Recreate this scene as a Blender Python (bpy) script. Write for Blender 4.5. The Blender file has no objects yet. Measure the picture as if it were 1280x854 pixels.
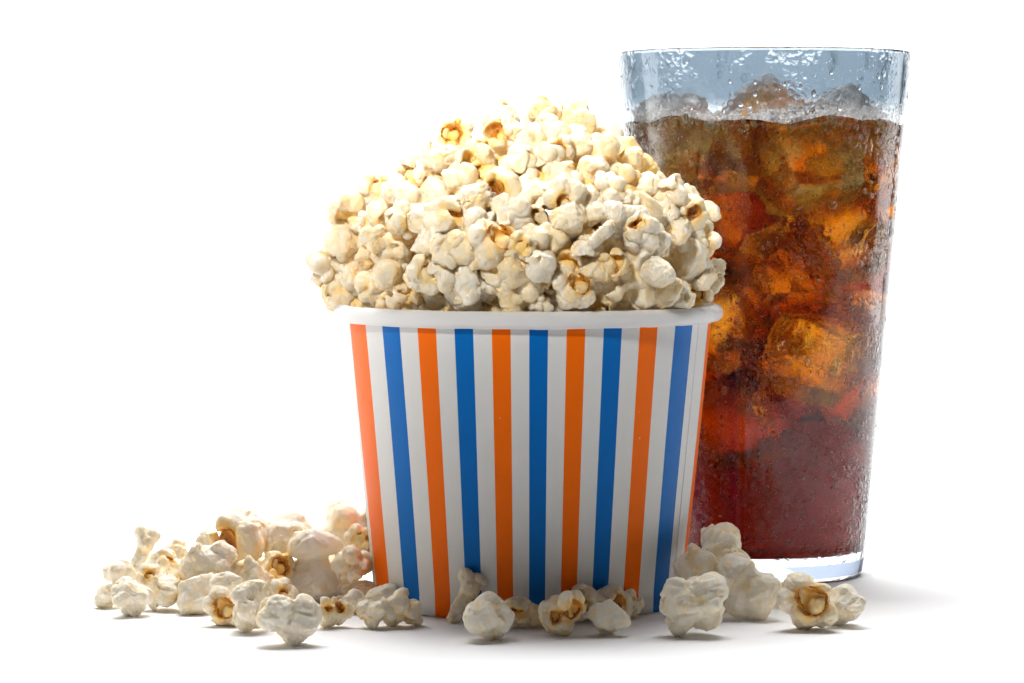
import bpy, bmesh, math, random
import numpy as np
from mathutils import Vector, Euler, Matrix, noise as mnoise

random.seed(7)
S = bpy.context.scene
COL = S.collection
CM = 0.01

# ------------------------------------------------------------------ camera frame
F = 4000.0            # focal length in photo pixels (1280 wide)
HOR = 215.0           # photo row of the eye level
D0 = 1.402            # camera to the bucket axis, metres
HC = 0.1875           # camera height


def P(x, y, Y):
    """photo pixel seen at depth Y behind the bucket axis -> point"""
    D = D0 + Y
    return Vector(((x - 640) * D / F, Y, HC - (y - HOR) * D / F))


cam_d = bpy.data.cameras.new('camera')
cam = bpy.data.objects.new('camera', cam_d)
COL.objects.link(cam)
cam.location = (0, -D0, HC)
cam.rotation_euler = (math.radians(90), 0, 0)
cam_d.sensor_width = 36
cam_d.lens = F * 36 / 1280
cam_d.shift_y = -(427 - HOR) / 1280
cam_d.clip_start = 0.02
cam_d.clip_end = 50
S.camera = cam

S.view_settings.view_transform = 'Standard'
S.view_settings.look = 'None'
S.view_settings.exposure = 0
S.view_settings.gamma = 1
cy = S.cycles
cy.max_bounces = 28
cy.transmission_bounces = 28
cy.glossy_bounces = 10
cy.diffuse_bounces = 5
cy.transparent_max_bounces = 24
cy.caustics_refractive = True
cy.caustics_reflective = False
cy.sample_clamp_indirect = 4
cy.use_denoising = True
try:
    cy.denoiser = 'OPENIMAGEDENOISE'
    cy.denoising_input_passes = 'RGB_ALBEDO_NORMAL'
except Exception:
    pass

# ------------------------------------------------------------------ materials


def mat(name):
    m = bpy.data.materials.new(name)
    m.use_nodes = True
    nt = m.node_tree
    nt.nodes.clear()
    out = nt.nodes.new('ShaderNodeOutputMaterial')
    return m, nt, out


def N(nt, kind, **kw):
    n = nt.nodes.new(kind)
    for k, v in kw.items():
        if k in n.inputs:
            n.inputs[k].default_value = v
        else:
            setattr(n, k, v)
    return n


def L(nt, a, b):
    nt.links.new(a, b)


def mixcol(nt, fac, a, b, blend='MIX'):
    n = nt.nodes.new('ShaderNodeMix')
    n.data_type = 'RGBA'
    n.blend_type = blend
    for sock, v in ((n.inputs[0], fac), (n.inputs[6], a), (n.inputs[7], b)):
        if hasattr(v, 'links'):
            L(nt, v, sock)
        else:
            sock.default_value = v if not isinstance(v, tuple) else (*v, 1)[:4]
    return n.outputs[2]


def math_n(nt, op, a, b=0.0, clamp=False):
    n = nt.nodes.new('ShaderNodeMath')
    n.operation = op
    n.use_clamp = clamp
    for sock, v in ((n.inputs[0], a), (n.inputs[1], b)):
        if hasattr(v, 'links'):
            L(nt, v, sock)
        else:
            sock.default_value = v
    return n.outputs[0]


def popcorn_material():
    m, nt, out = mat('popcorn_flesh')
    bs = N(nt, 'ShaderNodeBsdfPrincipled')
    tc = N(nt, 'ShaderNodeTexCoord')
    oi = N(nt, 'ShaderNodeObjectInfo')
    ab = N(nt, 'ShaderNodeAttribute', attribute_name='butter')
    ah = N(nt, 'ShaderNodeAttribute', attribute_name='hull')
    no = N(nt, 'ShaderNodeTexNoise', Scale=2.6, Detail=4.0, Roughness=0.6)
    L(nt, tc.outputs['Object'], no.inputs['Vector'])
    sep = N(nt, 'ShaderNodeSeparateColor')
    L(nt, oi.outputs['Color'], sep.inputs[0])
    patch = math_n(nt, 'MULTIPLY', math_n(nt, 'SUBTRACT', no.outputs[0], 0.48), 1.7)
    b = math_n(nt, 'ADD', ab.outputs['Fac'], patch)
    b = math_n(nt, 'ADD', b, sep.outputs[0], True)
    white = mixcol(nt, oi.outputs['Random'], (0.92, 0.845, 0.685), (0.91, 0.85, 0.725))
    r1 = N(nt, 'ShaderNodeValToRGB')
    e = r1.color_ramp.elements
    e[0].position = 0.0
    e[0].color = (0, 0, 0, 1)
    e[1].position = 1.0
    e[1].color = (1, 1, 1, 1)
    L(nt, b, r1.inputs[0])
    c1 = mixcol(nt, r1.outputs[0], white, (0.95, 0.64, 0.19))
    # hull skin: amber, with browner streaks
    n2 = N(nt, 'ShaderNodeTexNoise', Scale=5.0, Detail=5.0, Roughness=0.65)
    L(nt, tc.outputs['Object'], n2.inputs['Vector'])
    amb = mixcol(nt, n2.outputs[0], (0.55, 0.17, 0.015), (0.92, 0.50, 0.09))
    c2 = mixcol(nt, ah.outputs['Fac'], c1, amb)
    L(nt, c2, bs.inputs['Base Color'])
    rr = N(nt, 'ShaderNodeMapRange')
    rr.inputs[3].default_value = 0.46
    rr.inputs[4].default_value = 0.3
    L(nt, ah.outputs['Fac'], rr.inputs[0])
    L(nt, rr.outputs[0], bs.inputs['Roughness'])
    bs.inputs['Specular IOR Level'].default_value = 0.35
    bs.subsurface_method = 'BURLEY'
    bs.inputs['Subsurface Weight'].default_value = 0.4
    bs.inputs['Subsurface Radius'].default_value = (1.0, 0.8, 0.55)
    bs.inputs['Subsurface Scale'].default_value = 0.0032
    n3 = N(nt, 'ShaderNodeTexNoise', Scale=7.0, Detail=6.0, Roughness=0.62, Distortion=0.6)
    L(nt, tc.outputs['Object'], n3.inputs['Vector'])
    v3 = N(nt, 'ShaderNodeTexVoronoi', Scale=4.5)
    v3.feature = 'DISTANCE_TO_EDGE'
    mp = mixcol(nt, 0.22, tc.outputs['Object'], n3.outputs['Color'])
    L(nt, mp, v3.inputs['Vector'])
    vr = math_n(nt, 'MULTIPLY', math_n(nt, 'MINIMUM', v3.outputs['Distance'], 0.12), 2.2)
    bh = math_n(nt, 'ADD', math_n(nt, 'MULTIPLY', n3.outputs[0], 0.55), vr)
    bp = N(nt, 'ShaderNodeBump', Strength=0.5, Distance=0.0009)
    L(nt, bh, bp.inputs['Height'])
    L(nt, bp.outputs[0], bs.inputs['Normal'])
    L(nt, bs.outputs[0], out.inputs[0])
    return m


def hull_material():
    m, nt, out = mat('popcorn_hull')
    bs = N(nt, 'ShaderNodeBsdfPrincipled')
    tc = N(nt, 'ShaderNodeTexCoord')
    no = N(nt, 'ShaderNodeTexNoise', Scale=3.5, Detail=6.0, Roughness=0.7)
    L(nt, tc.outputs['Object'], no.inputs['Vector'])
    r = N(nt, 'ShaderNodeValToRGB')
    e = r.color_ramp.elements
    e[0].position = 0.34
    e[0].color = (0.24, 0.055, 0.006, 1)
    e[1].position = 0.66
    e[1].color = (0.80, 0.34, 0.035, 1)
    L(nt, no.outputs[0], r.inputs[0])
    L(nt, r.outputs[0], bs.inputs['Base Color'])
    bs.inputs['Roughness'].default_value = 0.27
    bs.inputs['Subsurface Weight'].default_value = 0.15
    bs.inputs['Subsurface Radius'].default_value = (1, 0.4, 0.1)
    bs.inputs['Subsurface Scale'].default_value = 0.001
    bp = N(nt, 'ShaderNodeBump', Strength=0.7, Distance=0.001)
    L(nt, no.outputs[0], bp.inputs['Height'])
    L(nt, bp.outputs[0], bs.inputs['Normal'])
    L(nt, bs.outputs[0], out.inputs[0])
    return m


def paper_material(name, col, rough=0.5, bump=0.25):
    m, nt, out = mat(name)
    bs = N(nt, 'ShaderNodeBsdfPrincipled')
    tc = N(nt, 'ShaderNodeTexCoord')
    no = N(nt, 'ShaderNodeTexNoise', Scale=55.0, Detail=5.0, Roughness=0.6)
    L(nt, tc.outputs['Object'], no.inputs['Vector'])
    fi = N(nt, 'ShaderNodeTexNoise', Scale=900.0, Detail=3.0)
    L(nt, tc.outputs['Object'], fi.inputs['Vector'])
    lo = tuple(c * 0.93 for c in col)
    c = mixcol(nt, no.outputs[0], lo, col)
    # small worn specks where the print is rubbed off
    vo = N(nt, 'ShaderNodeTexVoronoi', Scale=170.0, Randomness=1.0)
    L(nt, tc.outputs['Object'], vo.inputs['Vector'])
    sp = N(nt, 'ShaderNodeMapRange')
    sp.inputs[1].default_value = 0.05
    sp.inputs[2].default_value = 0.11
    sp.inputs[3].default_value = 1.0
    sp.inputs[4].default_value = 0.0
    L(nt, vo.outputs['Distance'], sp.inputs[0])
    sc = N(nt, 'ShaderNodeSeparateColor')
    L(nt, vo.outputs['Color'], sc.inputs[0])
    keep = math_n(nt, 'GREATER_THAN', sc.outputs[0], 0.86)
    c = mixcol(nt, math_n(nt, 'MULTIPLY', math_n(nt, 'MULTIPLY', sp.outputs[0], keep), 0.55), c, (0.86, 0.85, 0.83))
    L(nt, c, bs.inputs['Base Color'])
    bs.inputs['Roughness'].default_value = rough
    bs.inputs['Specular IOR Level'].default_value = 0.12
    h = math_n(nt, 'ADD', no.outputs[0], math_n(nt, 'MULTIPLY', fi.outputs[0], 0.25))
    bp = N(nt, 'ShaderNodeBump', Strength=bump, Distance=0.0012)
    L(nt, h, bp.inputs['Height'])
    L(nt, bp.outputs[0], bs.inputs['Normal'])
    L(nt, bs.outputs[0], out.inputs[0])
    return m


def backdrop_material():
    m, nt, out = mat('white_sweep')
    bs = N(nt, 'ShaderNodeBsdfPrincipled')
    bs.inputs['Base Color'].default_value = (0.91, 0.91, 0.91, 1)
    bs.inputs['Roughness'].default_value = 0.75
    bs.inputs['Specular IOR Level'].default_value = 0.1
    tc = N(nt, 'ShaderNodeTexCoord')
    no = N(nt, 'ShaderNodeTexNoise', Scale=400.0, Detail=3.0)
    L(nt, tc.outputs['Object'], no.inputs['Vector'])
    bp = N(nt, 'ShaderNodeBump', Strength=0.05, Distance=0.0005)
    L(nt, no.outputs[0], bp.inputs['Height'])
    L(nt, bp.outputs[0], bs.inputs['Normal'])
    L(nt, bs.outputs[0], out.inputs[0])
    return m


DIM_Z = 0.2165


def glass_material(name, wet, tint, dim_top=False):
    m, nt, out = mat(name)
    g = N(nt, 'ShaderNodeBsdfGlass', IOR=1.27, Roughness=0.0)
    g.inputs['Color'].default_value = (*tint, 1)
    tc = N(nt, 'ShaderNodeTexCoord')
    n1 = N(nt, 'ShaderNodeTexNoise', Scale=160.0, Detail=4.0, Roughness=0.6, Distortion=1.2)
    L(nt, tc.outputs['Object'], n1.inputs['Vector'])
    if wet:
        v = N(nt, 'ShaderNodeTexVoronoi', Scale=330.0)
        v.feature = 'SMOOTH_F1'
        v.inputs['Smoothness'].default_value = 0.35
        w = mixcol(nt, 0.004, tc.outputs['Object'], n1.outputs['Color'], 'ADD')
        L(nt, w, v.inputs['Vector'])
        mr = N(nt, 'ShaderNodeMapRange')
        mr.inputs[1].default_value = 0.15
        mr.inputs[2].default_value = 0.55
        mr.inputs[3].default_value = 1.0
        mr.inputs[4].default_value = 0.0
        L(nt, v.outputs['Distance'], mr.inputs[0])
        n2 = N(nt, 'ShaderNodeTexNoise', Scale=42.0, Detail=3.0, Roughness=0.55)
        L(nt, tc.outputs['Object'], n2.inputs['Vector'])
        gate = N(nt, 'ShaderNodeMapRange')
        gate.inputs[1].default_value = 0.45
        gate.inputs[2].default_value = 0.62
        L(nt, n2.outputs[0], gate.inputs[0])
        h = math_n(nt, 'MULTIPLY', mr.outputs[0], gate.outputs[0])
        h = math_n(nt, 'ADD', h, math_n(nt, 'MULTIPLY', n1.outputs[0], 0.13))
        bp = N(nt, 'ShaderNodeBump', Strength=0.75, Distance=0.0006)
        L(nt, h, bp.inputs['Height'])
        L(nt, bp.outputs[0], g.inputs['Normal'])
        # breath of fine condensation
        fog = N(nt, 'ShaderNodeBsdfDiffuse')
        fog.inputs[0].default_value = (0.62, 0.68, 0.73, 1)
        tr = N(nt, 'ShaderNodeBsdfTranslucent')
        tr.inputs[0].default_value = (0.62, 0.68, 0.73, 1)
        mf = N(nt, 'ShaderNodeMixShader', Fac=0.5)
        L(nt, fog.outputs[0], mf.inputs[1])
        L(nt, tr.outputs[0], mf.inputs[2])
        n4 = N(nt, 'ShaderNodeTexNoise', Scale=380.0, Detail=3.0)
        L(nt, tc.outputs['Object'], n4.inputs['Vector'])
        fr = N(nt, 'ShaderNodeMapRange')
        fr.inputs[1].default_value = 0.42
        fr.inputs[2].default_value = 0.75
        fr.inputs[3].default_value = 0.0
        fr.inputs[4].default_value = 0.012
        L(nt, n4.outputs[0], fr.inputs[0])
        ms = N(nt, 'ShaderNodeMixShader')
        L(nt, fr.outputs[0], ms.inputs[0])
        L(nt, g.outputs[0], ms.inputs[1])
        L(nt, mf.outputs[0], ms.inputs[2])
        L(nt, ms.outputs[0], out.inputs[0])
    else:
        if dim_top:
            # the painted dimming starts a little above the froth, with an uneven edge
            sx = N(nt, 'ShaderNodeSeparateXYZ')
            L(nt, tc.outputs['Object'], sx.inputs[0])
            nz_ = N(nt, 'ShaderNodeTexNoise', Scale=70.0, Detail=4.0)
            L(nt, tc.outputs['Object'], nz_.inputs['Vector'])
            hgt = math_n(nt, 'ADD', sx.outputs[2], math_n(nt, 'MULTIPLY', nz_.outputs[0], 0.008))
            fz = N(nt, 'ShaderNodeMapRange')
            fz.inputs[1].default_value = DIM_Z
            fz.inputs[2].default_value = DIM_Z + 0.009
            L(nt, hgt, fz.inputs[0])
            L(nt, mixcol(nt, fz.outputs[0], (0.96, 0.97, 0.98), tint), g.inputs['Color'])
        L(nt, g.outputs[0], out.inputs[0])
    return m


def cola_material():
    m, nt, out = mat('cola')
    a = N(nt, 'ShaderNodeAttribute', attribute_name='ior')
    g = N(nt, 'ShaderNodeBsdfGlass', Roughness=0.0)
    L(nt, a.outputs['Fac'], g.inputs['IOR'])
    L(nt, g.outputs[0], out.inputs[0])
    va = N(nt, 'ShaderNodeVolumeAbsorption')
    sr, sg, sb = 36.0, 84.0, 220.0
    va.inputs['Color'].default_value = (1 - sr / sb, 1 - sg / sb, 0, 1)
    va.inputs['Density'].default_value = sb
    L(nt, va.outputs[0], out.inputs['Volume'])
    return m


def ice_material(cloud=0.0):
    m, nt, out = mat('ice')
    g = N(nt, 'ShaderNodeBsdfGlass', IOR=1.28, Roughness=0.0)
    tc = N(nt, 'ShaderNodeTexCoord')
    n1 = N(nt, 'ShaderNodeTexNoise', Scale=2.4, Detail=5.0, Roughness=0.66, Distortion=1.0)
    L(nt, tc.outputs['Object'], n1.inputs['Vector'])
    bp = N(nt, 'ShaderNodeBump', Strength=0.5, Distance=0.003)
    L(nt, n1.outputs[0], bp.inputs['Height'])
    L(nt, bp.outputs[0], g.inputs['Normal'])
    if cloud:
        # frosty white clouds in the ice that stands above the drink
        d = N(nt, 'ShaderNodeBsdfTranslucent')
        d.inputs[0].default_value = (0.95, 0.95, 0.95, 1)
        n2 = N(nt, 'ShaderNodeTexNoise', Scale=4.0, Detail=5.0)
        L(nt, tc.outputs['Object'], n2.inputs['Vector'])
        mr = N(nt, 'ShaderNodeMapRange')
        mr.inputs[1].default_value = 0.42
        mr.inputs[2].default_value = 0.7
        mr.inputs[3].default_value = cloud * 0.3
        mr.inputs[4].default_value = cloud * 2.6
        L(nt, n2.outputs[0], mr.inputs[0])
        ms = N(nt, 'ShaderNodeMixShader')
        L(nt, mr.outputs[0], ms.inputs[0])
        L(nt, g.outputs[0], ms.inputs[1])
        L(nt, d.outputs[0], ms.inputs[2])
        L(nt, ms.outputs[0], out.inputs[0])
    else:
        L(nt, g.outputs[0], out.inputs[0])
    return m


def water_material():
    m, nt, out = mat('water_drops')
    g = N(nt, 'ShaderNodeBsdfGlass', IOR=1.33, Roughness=0.0)
    L(nt, g.outputs[0], out.inputs[0])
    return m


def gas_material(name, ior, white, through=0.5):
    m, nt, out = mat(name)
    g = N(nt, 'ShaderNodeBsdfGlass', IOR=ior, Roughness=0.0)
    d = N(nt, 'ShaderNodeBsdfDiffuse')
    d.inputs[0].default_value = (0.9, 0.88, 0.86, 1)
    t = N(nt, 'ShaderNodeBsdfTranslucent')
    t.inputs[0].default_value = (0.9, 0.88, 0.86, 1)
    m1 = N(nt, 'ShaderNodeMixShader', Fac=through)
    L(nt, d.outputs[0], m1.inputs[1])
    L(nt, t.outputs[0], m1.inputs[2])
    m2 = N(nt, 'ShaderNodeMixShader', Fac=white)
    L(nt, g.outputs[0], m2.inputs[1])
    L(nt, m1.outputs[0], m2.inputs[2])
    L(nt, m2.outputs[0], out.inputs[0])
    return m


M_POP = popcorn_material()
M_HULL = hull_material()
M_WHITE = paper_material('white_paper', (0.80, 0.79, 0.775))
M_RIM = paper_material('rim_paper', (0.84, 0.83, 0.82), 0.38, 0.35)
M_ORANGE = paper_material('orange_print', (1.0, 0.165, 0.0))
M_BLUE = paper_material('blue_print', (0.0, 0.155, 0.54))
M_SWEEP = backdrop_material()
M_GLASS = glass_material('wet_glass', True, (0.93, 0.945, 0.955))
M_BASE = glass_material('base_glass', False, (0.46, 0.50, 0.56))  # grey tint paints the shaded floor behind into the base
M_DIM = glass_material('dimmed_glass', False, (0.34, 0.39, 0.43), True)  # blue-grey tint paints a dim background into the empty upper glass
M_COLA = cola_material()
M_ICE = ice_material()
M_ICE_TOP = ice_material(0.24)
M_FOAM = gas_material('froth', 1.25, 0.5, 0.75)
M_BUB = gas_material('fizz', 0.78, 0.9, 0.0)
M_WATER = water_material()

# ------------------------------------------------------------------ object helpers


def link(o, parent=None):
    COL.objects.link(o)
    if parent is not None:
        o.parent = parent
    return o


def mesh_obj(name, verts, faces, mats, parent=None, smooth=True):
    me = bpy.data.meshes.new(name)
    me.from_pydata([tuple(v) for v in verts], [], [tuple(f) for f in faces])
    for m in (mats if isinstance(mats, (list, tuple)) else [mats]):
        me.materials.append(m)
    if smooth:
        me.polygons.foreach_set('use_smooth', [True] * len(me.polygons))
    me.update()
    return link(bpy.data.objects.new(name, me), parent)


def tag(o, label, cat, group=None, kind=None):
    if label:
        o['label'] = label
    if cat:
        o['category'] = cat
    if group:
        o['group'] = group
    if kind:
        o['kind'] = kind
    return o


def empty(name, loc):
    o = bpy.data.objects.new(name, None)
    o.empty_display_size = 0.02
    o.location = loc
    return link(o)


def lathe(profile, n, closed=False):
    """profile [(r,z)] -> verts, faces (outer normals when profile runs upward on the outside)"""
    vs, fs = [], []
    m = len(profile)
    for r, z in profile:
        for k in range(n):
            a = 2 * math.pi * k / n
            vs.append((r * math.cos(a), r * math.sin(a), z))
    for i in range(m if closed else m - 1):
        i2 = (i + 1) % m
        for k in range(n):
            k2 = (k + 1) % n
            fs.append((i * n + k, i * n + k2, i2 * n + k2, i2 * n + k))
    return vs, fs


# ------------------------------------------------------------------ the sweep (floor and backdrop)
prof = [(-0.27, 0.0), (0.95, 0.0)]
R = 0.5
for i in range(1, 17):
    a = math.pi / 2 * i / 16
    prof.append((0.95 + R * math.sin(a), R * (1 - math.cos(a))))
prof.append((1.45, 1.7))
vs, fs = [], []
for y, z in prof:
    vs += [(-1.05, y, z), (1.05, y, z)]
for i in range(len(prof) - 1):
    fs.append((2 * i, 2 * i + 1, 2 * i + 3, 2 * i + 2))
sweep = mesh_obj('floor', vs, fs, M_SWEEP)
sweep['kind'] = 'structure'

# ------------------------------------------------------------------ lamps


def area(name, loc, target, sx, sy, watt, col=(1, 1, 1)):
    d = bpy.data.lights.new(name, 'AREA')
    d.shape = 'RECTANGLE'
    d.size, d.size_y = sx, sy
    d.energy = watt
    d.color = col
    o = bpy.data.objects.new(name, d)
    o.location = loc
    o.rotation_euler = (Vector(target) - Vector(loc)).to_track_quat('-Z', 'Y').to_euler()
    link(o)
    return o


area('softbox_top', (-0.04, 0.54, 1.90), (0.0, 0.0, 0.0), 1.25, 0.66, 41.0)
fl = area('added_heap_fill', (-0.28, -0.62, 0.66), (0.0, 0.0, 0.190), 0.20, 0.16, 0.16, (1, 0.985, 0.955))  # added fill, narrowed to brighten the heap alone
fl.data.spread = math.radians(15)
area('softbox_key', (-0.85, 0.30, 0.16), (0.0, 0.0, 0.14), 0.30, 0.28, 1.9, (1, 0.98, 0.95))
area('softbox_rim', (0.78, 0.46, 0.16), (0.05, 0.0, 0.14), 0.3, 0.28, 1.0, (0.95, 0.98, 1))
area('backdrop_lamp', (0.0, 0.70, 1.25), (0.0, 1.45, 0.30), 1.8, 0.3, 48.0)

w = bpy.data.worlds.new('World')
S.world = w
w.use_nodes = True
w.node_tree.nodes['Background'].inputs[0].default_value = (0.9, 0.93, 1.0, 1)
w.node_tree.nodes['Background'].inputs[1].default_value = 0.04

# ------------------------------------------------------------------ popcorn shapes (signed distance fields -> surface nets)
_rs = np.random.RandomState(11)
LAT = _rs.rand(32, 32, 32).astype(np.float32) * 2 - 1


def vnoise(p, f, off):
    q = p * f + np.asarray(off, dtype=np.float32)
    i = np.floor(q).astype(np.int32)
    t = q - i
    t = t * t * (3 - 2 * t)
    r = 0
    for dx in (0, 1):
        wx = t[..., 0] if dx else 1 - t[..., 0]
        for dy in (0, 1):
            wy = t[..., 1] if dy else 1 - t[..., 1]
            for dz in (0, 1):
                wz = t[..., 2] if dz else 1 - t[..., 2]
                r = r + wx * wy * wz * LAT[(i[..., 0] + dx) & 31, (i[..., 1] + dy) & 31, (i[..., 2] + dz) & 31]
    return r


def surface_nets(Fv, lo, h):
    n = Fv.shape[0]
    s = Fv < 0
    acc = np.zeros((n - 1, n - 1, n - 1, 3), np.float32)
    cnt = np.zeros((n - 1, n - 1, n - 1), np.float32)

    def sl(o):
        return tuple(slice(o[a], n - 1 + o[a]) for a in range(3))
    cs = [(a, b, c) for a in (0, 1) for b in (0, 1) for c in (0, 1)]
    for a in cs:
        for ax in range(3):
            if a[ax]:
                continue
            b = list(a)
            b[ax] = 1
            fa, fb = Fv[sl(a)], Fv[sl(b)]
            x = s[sl(a)] != s[sl(b)]
            t = np.where(x, fa / np.where(x, fa - fb, 1), 0)
            for c in range(3):
                v = a[c] + (t if c == ax else 0)
                acc[..., c] += np.where(x, v, 0)
            cnt += x
    mask = cnt > 0
    idx = -np.ones(mask.shape, np.int64)
    idx[mask] = np.arange(mask.sum())
    ijk = np.argwhere(mask)
    pos = (ijk + acc[mask] / cnt[mask][:, None]) * h + lo
    faces = []
    for ax in range(3):
        u, v = (ax + 1) % 3, (ax + 2) % 3
        a = [slice(1, n - 1)] * 3
        b = [slice(1, n - 1)] * 3
        a[ax] = slice(0, n - 1)
        b[ax] = slice(1, n)
        sa, sb = s[tuple(a)], s[tuple(b)]
        e = np.argwhere(sa != sb)
        if not len(e):
            continue
        inside = sa[tuple(e.T)]
        base = e.copy()
        for c in range(3):
            if c != ax:
                base[:, c] += 1

        def cell(du, dv):
            q = base.copy()
            q[:, u] += du
            q[:, v] += dv
            return idx[tuple(q.T)]
        q = np.stack([cell(-1, -1), cell(0, -1), cell(0, 0), cell(-1, 0)], 1)
        q[~inside] = q[~inside][:, ::-1]
        faces.append(q)
    return pos, np.concatenate(faces)


def unit(rng):
    v = rng.randn(3)
    return v / np.linalg.norm(v)


def smin(a, b, k):
    h = np.clip(0.5 + 0.5 * (b - a) / k, 0, 1)
    return b * (1 - h) + a * h - k * h * (1 - h)


def ell(p, c, r):
    r = np.asarray(r, np.float32) * np.ones(3, np.float32)
    q = (p - np.asarray(c, np.float32)) / r
    return (np.sqrt((q * q).sum(-1)) - 1) * r.min()


def fib(n, rng):
    out = []
    for i in range(n):
        z = 1 - 2 * (i + 0.5) / n
        a = i * 2.39996 + rng.rand() * 0.7
        s_ = math.sqrt(1 - z * z)
        v = np.array([s_ * math.cos(a), s_ * math.sin(a), z]) + rng.randn(3) * 0.22
        out.append(v / np.linalg.norm(v))
    return out


GRID = 60


def popcorn_mesh(kind, seed):
    rng = np.random.RandomState(seed)
    g = np.linspace(-1.3, 1.3, GRID, dtype=np.float32)
    p = np.stack(np.meshgrid(g, g, g, indexing='ij'), -1)
    o1, o2, o3 = rng.rand(3) * 30, rng.rand(3) * 30, rng.rand(3) * 30
    warp = np.stack([vnoise(p, 2.2, o1), vnoise(p, 2.2, o2), vnoise(p, 2.2, o3)], -1)
    p0 = p
    p = p + warp * 0.09
    lobes, k = [], 0.045
    carves, inner, petals = [], [], []
    ga, gf, fine = 0.055, 2.6, 0.03
    aniso = np.ones(3)
    core = 0.42
    if kind == 'mush':
        lobes.append(((0, 0, 0), 0.58))
        for d in fib(rng.randint(4, 6), rng):
            lobes.append((d * rng.uniform(0.34, 0.56), rng.uniform(0.42, 0.58) * rng.uniform(0.85, 1.15, 3)))
        for d in fib(3, rng):
            petals.append((d * 0.5, rng.uniform(0.34, 0.46), d * 0.5 + unit(rng)))
    elif kind == 'butterfly':
        lobes.append(((0, 0, 0), 0.36))
        for d in fib(rng.randint(3, 6), rng):
            r = rng.uniform(0.34, 0.52)
            lobes.append((d * rng.uniform(0.42, 0.7), r * rng.uniform(0.72, 1.25, 3)))
        for d in fib(2, rng):
            lobes.append((d * rng.uniform(0.6, 0.85), rng.uniform(0.15, 0.24)))
        for d in fib(6, rng):
            petals.append((d * 0.6, rng.uniform(0.3, 0.46), d * 0.6 + unit(rng)))
        core = 0.5
    elif kind == 'crinkle':
        lobes.append(((0, 0, 0), (0.7, 0.55, 0.5)))
        for d in fib(6, rng):
            lobes.append((d * np.array([0.6, 0.42, 0.4]), rng.uniform(0.32, 0.46)))
        for d in fib(3, rng):
            petals.append((d * 0.45, rng.uniform(0.3, 0.42), d * 0.5 + unit(rng)))
        ga, gf = 0.075, 2.4
        aniso = np.array([0.7, 1.7, 1.7])
        fine = 0.04
        core = 0.3
    elif kind == 'smooth':
        lobes.append(((0, 0, 0), (0.62, 0.55, 0.6)))
        for d in fib(5, rng):
            lobes.append((d * rng.uniform(0.3, 0.5), rng.uniform(0.4, 0.52)))
        for j in range(3):
            petals.append((unit(rng) * 0.5, rng.uniform(0.36, 0.52), unit(rng)))
        k, ga, gf, fine = 0.06, 0.045, 1.5, 0.012
        core = 0.36
    elif kind == 'knob':
        lobes.append(((0, 0, 0), 0.5))
        for d in fib(11, rng):
            lobes.append((d * rng.uniform(0.42, 0.66), rng.uniform(0.26, 0.4) * rng.uniform(0.75, 1.25, 3)))
        k, ga = 0.03, 0.03
        core = 0.5
    elif kind in ('cup', 'twincup'):
        lobes.append(((0, 0.15, 0), (0.66, 0.58, 0.64)))
        for d in fib(8, rng):
            if d[1] < -0.3:
                continue
            lobes.append((d * rng.uniform(0.38, 0.58), rng.uniform(0.32, 0.48) * rng.uniform(0.85, 1.15, 3)))
        if kind == 'cup':
            cl = [((rng.uniform(-.15, .15), -0.6, rng.uniform(-.1, .2)), 0.44 * rng.uniform(0.7, 1.1))]
        else:
            cl = [((-0.36, -0.52, 0.0), 0.27), ((0.3, -0.55, 0.16), 0.36)]
        for c, r in cl:
            carves.append((c, (r * rng.uniform(0.8, 1.2), r * 1.15, r * rng.uniform(0.6, 1.2))))
            nr = 5
            for j in range(nr):
                if rng.rand() < 0.2:
                    continue
                a = 2 * math.pi * (j + rng.uniform(-.4, .4)) / nr
                q = rng.uniform(1.0, 1.3)
                lobes.append(((c[0] + q * r * math.cos(a), -0.3 + rng.uniform(-.25, .15), c[2] + q * r * math.sin(a)),
                              rng.uniform(0.2, 0.4) * rng.uniform(0.7, 1.2, 3)))
        for j in range(2):
            c, r = cl[j % len(cl)]
            inner.append(((c[0] + rng.uniform(-.4, .4), -0.12 + rng.uniform(-.15, .05), c[2] - 0.25 + rng.uniform(-.15, .2)),
                          rng.uniform(0.2, 0.32) * rng.uniform(0.6, 1.4, 3)))
        petals.append((unit(rng) * 0.45 + np.array([0, 0.2, 0]), rng.uniform(0.4, 0.5), unit(rng)))
        core = 0.3
    elif kind == 'snowman':
        lobes += [((0, 0, -0.38), (0.66, 0.6, 0.58)), ((0.02, 0, 0.12), (0.36, 0.36, 0.5)), ((-0.06, -0.05, 0.5), (0.6, 0.5, 0.34)),
                  ((0.5, 0.05, -0.42), (0.36, 0.34, 0.3)), ((-0.35, -0.12, -0.5), 0.4), ((0.35, 0, 0.42), (0.3, 0.3, 0.26)),
                  ((-0.45, -0.1, 0.4), (0.26, 0.26, 0.2)), ((0.1, -0.35, -0.45), (0.42, 0.34, 0.4))]
        k, ga, gf, fine = 0.1, 0.04, 2.0, 0.015
        core = 0.2
    elif kind == 'bone':
        lobes += [((0, 0, 0), (0.3, 0.3, 0.85)), ((-0.25, 0, 0.72), 0.3), ((0.25, 0, 0.8), 0.33), ((0, -0.1, 0.4), 0.36), ((0.05, 0, -0.75), 0.26)]
        k, ga = 0.07, 0.04
        core = 0.2
    elif kind == 'bean':
        lobes += [((0, 0, 0), (0.95, 0.6, 0.58)), ((0.35, -0.2, 0.1), (0.5, 0.42, 0.4)), ((-0.4, 0.15, 0.05), (0.45, 0.45, 0.42))]
        ga, gf, aniso, fine = 0.06, 2.0, np.array([0.5, 1.8, 1.8]), 0.02
        core = 0.1
    elif kind == 'chip':
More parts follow.
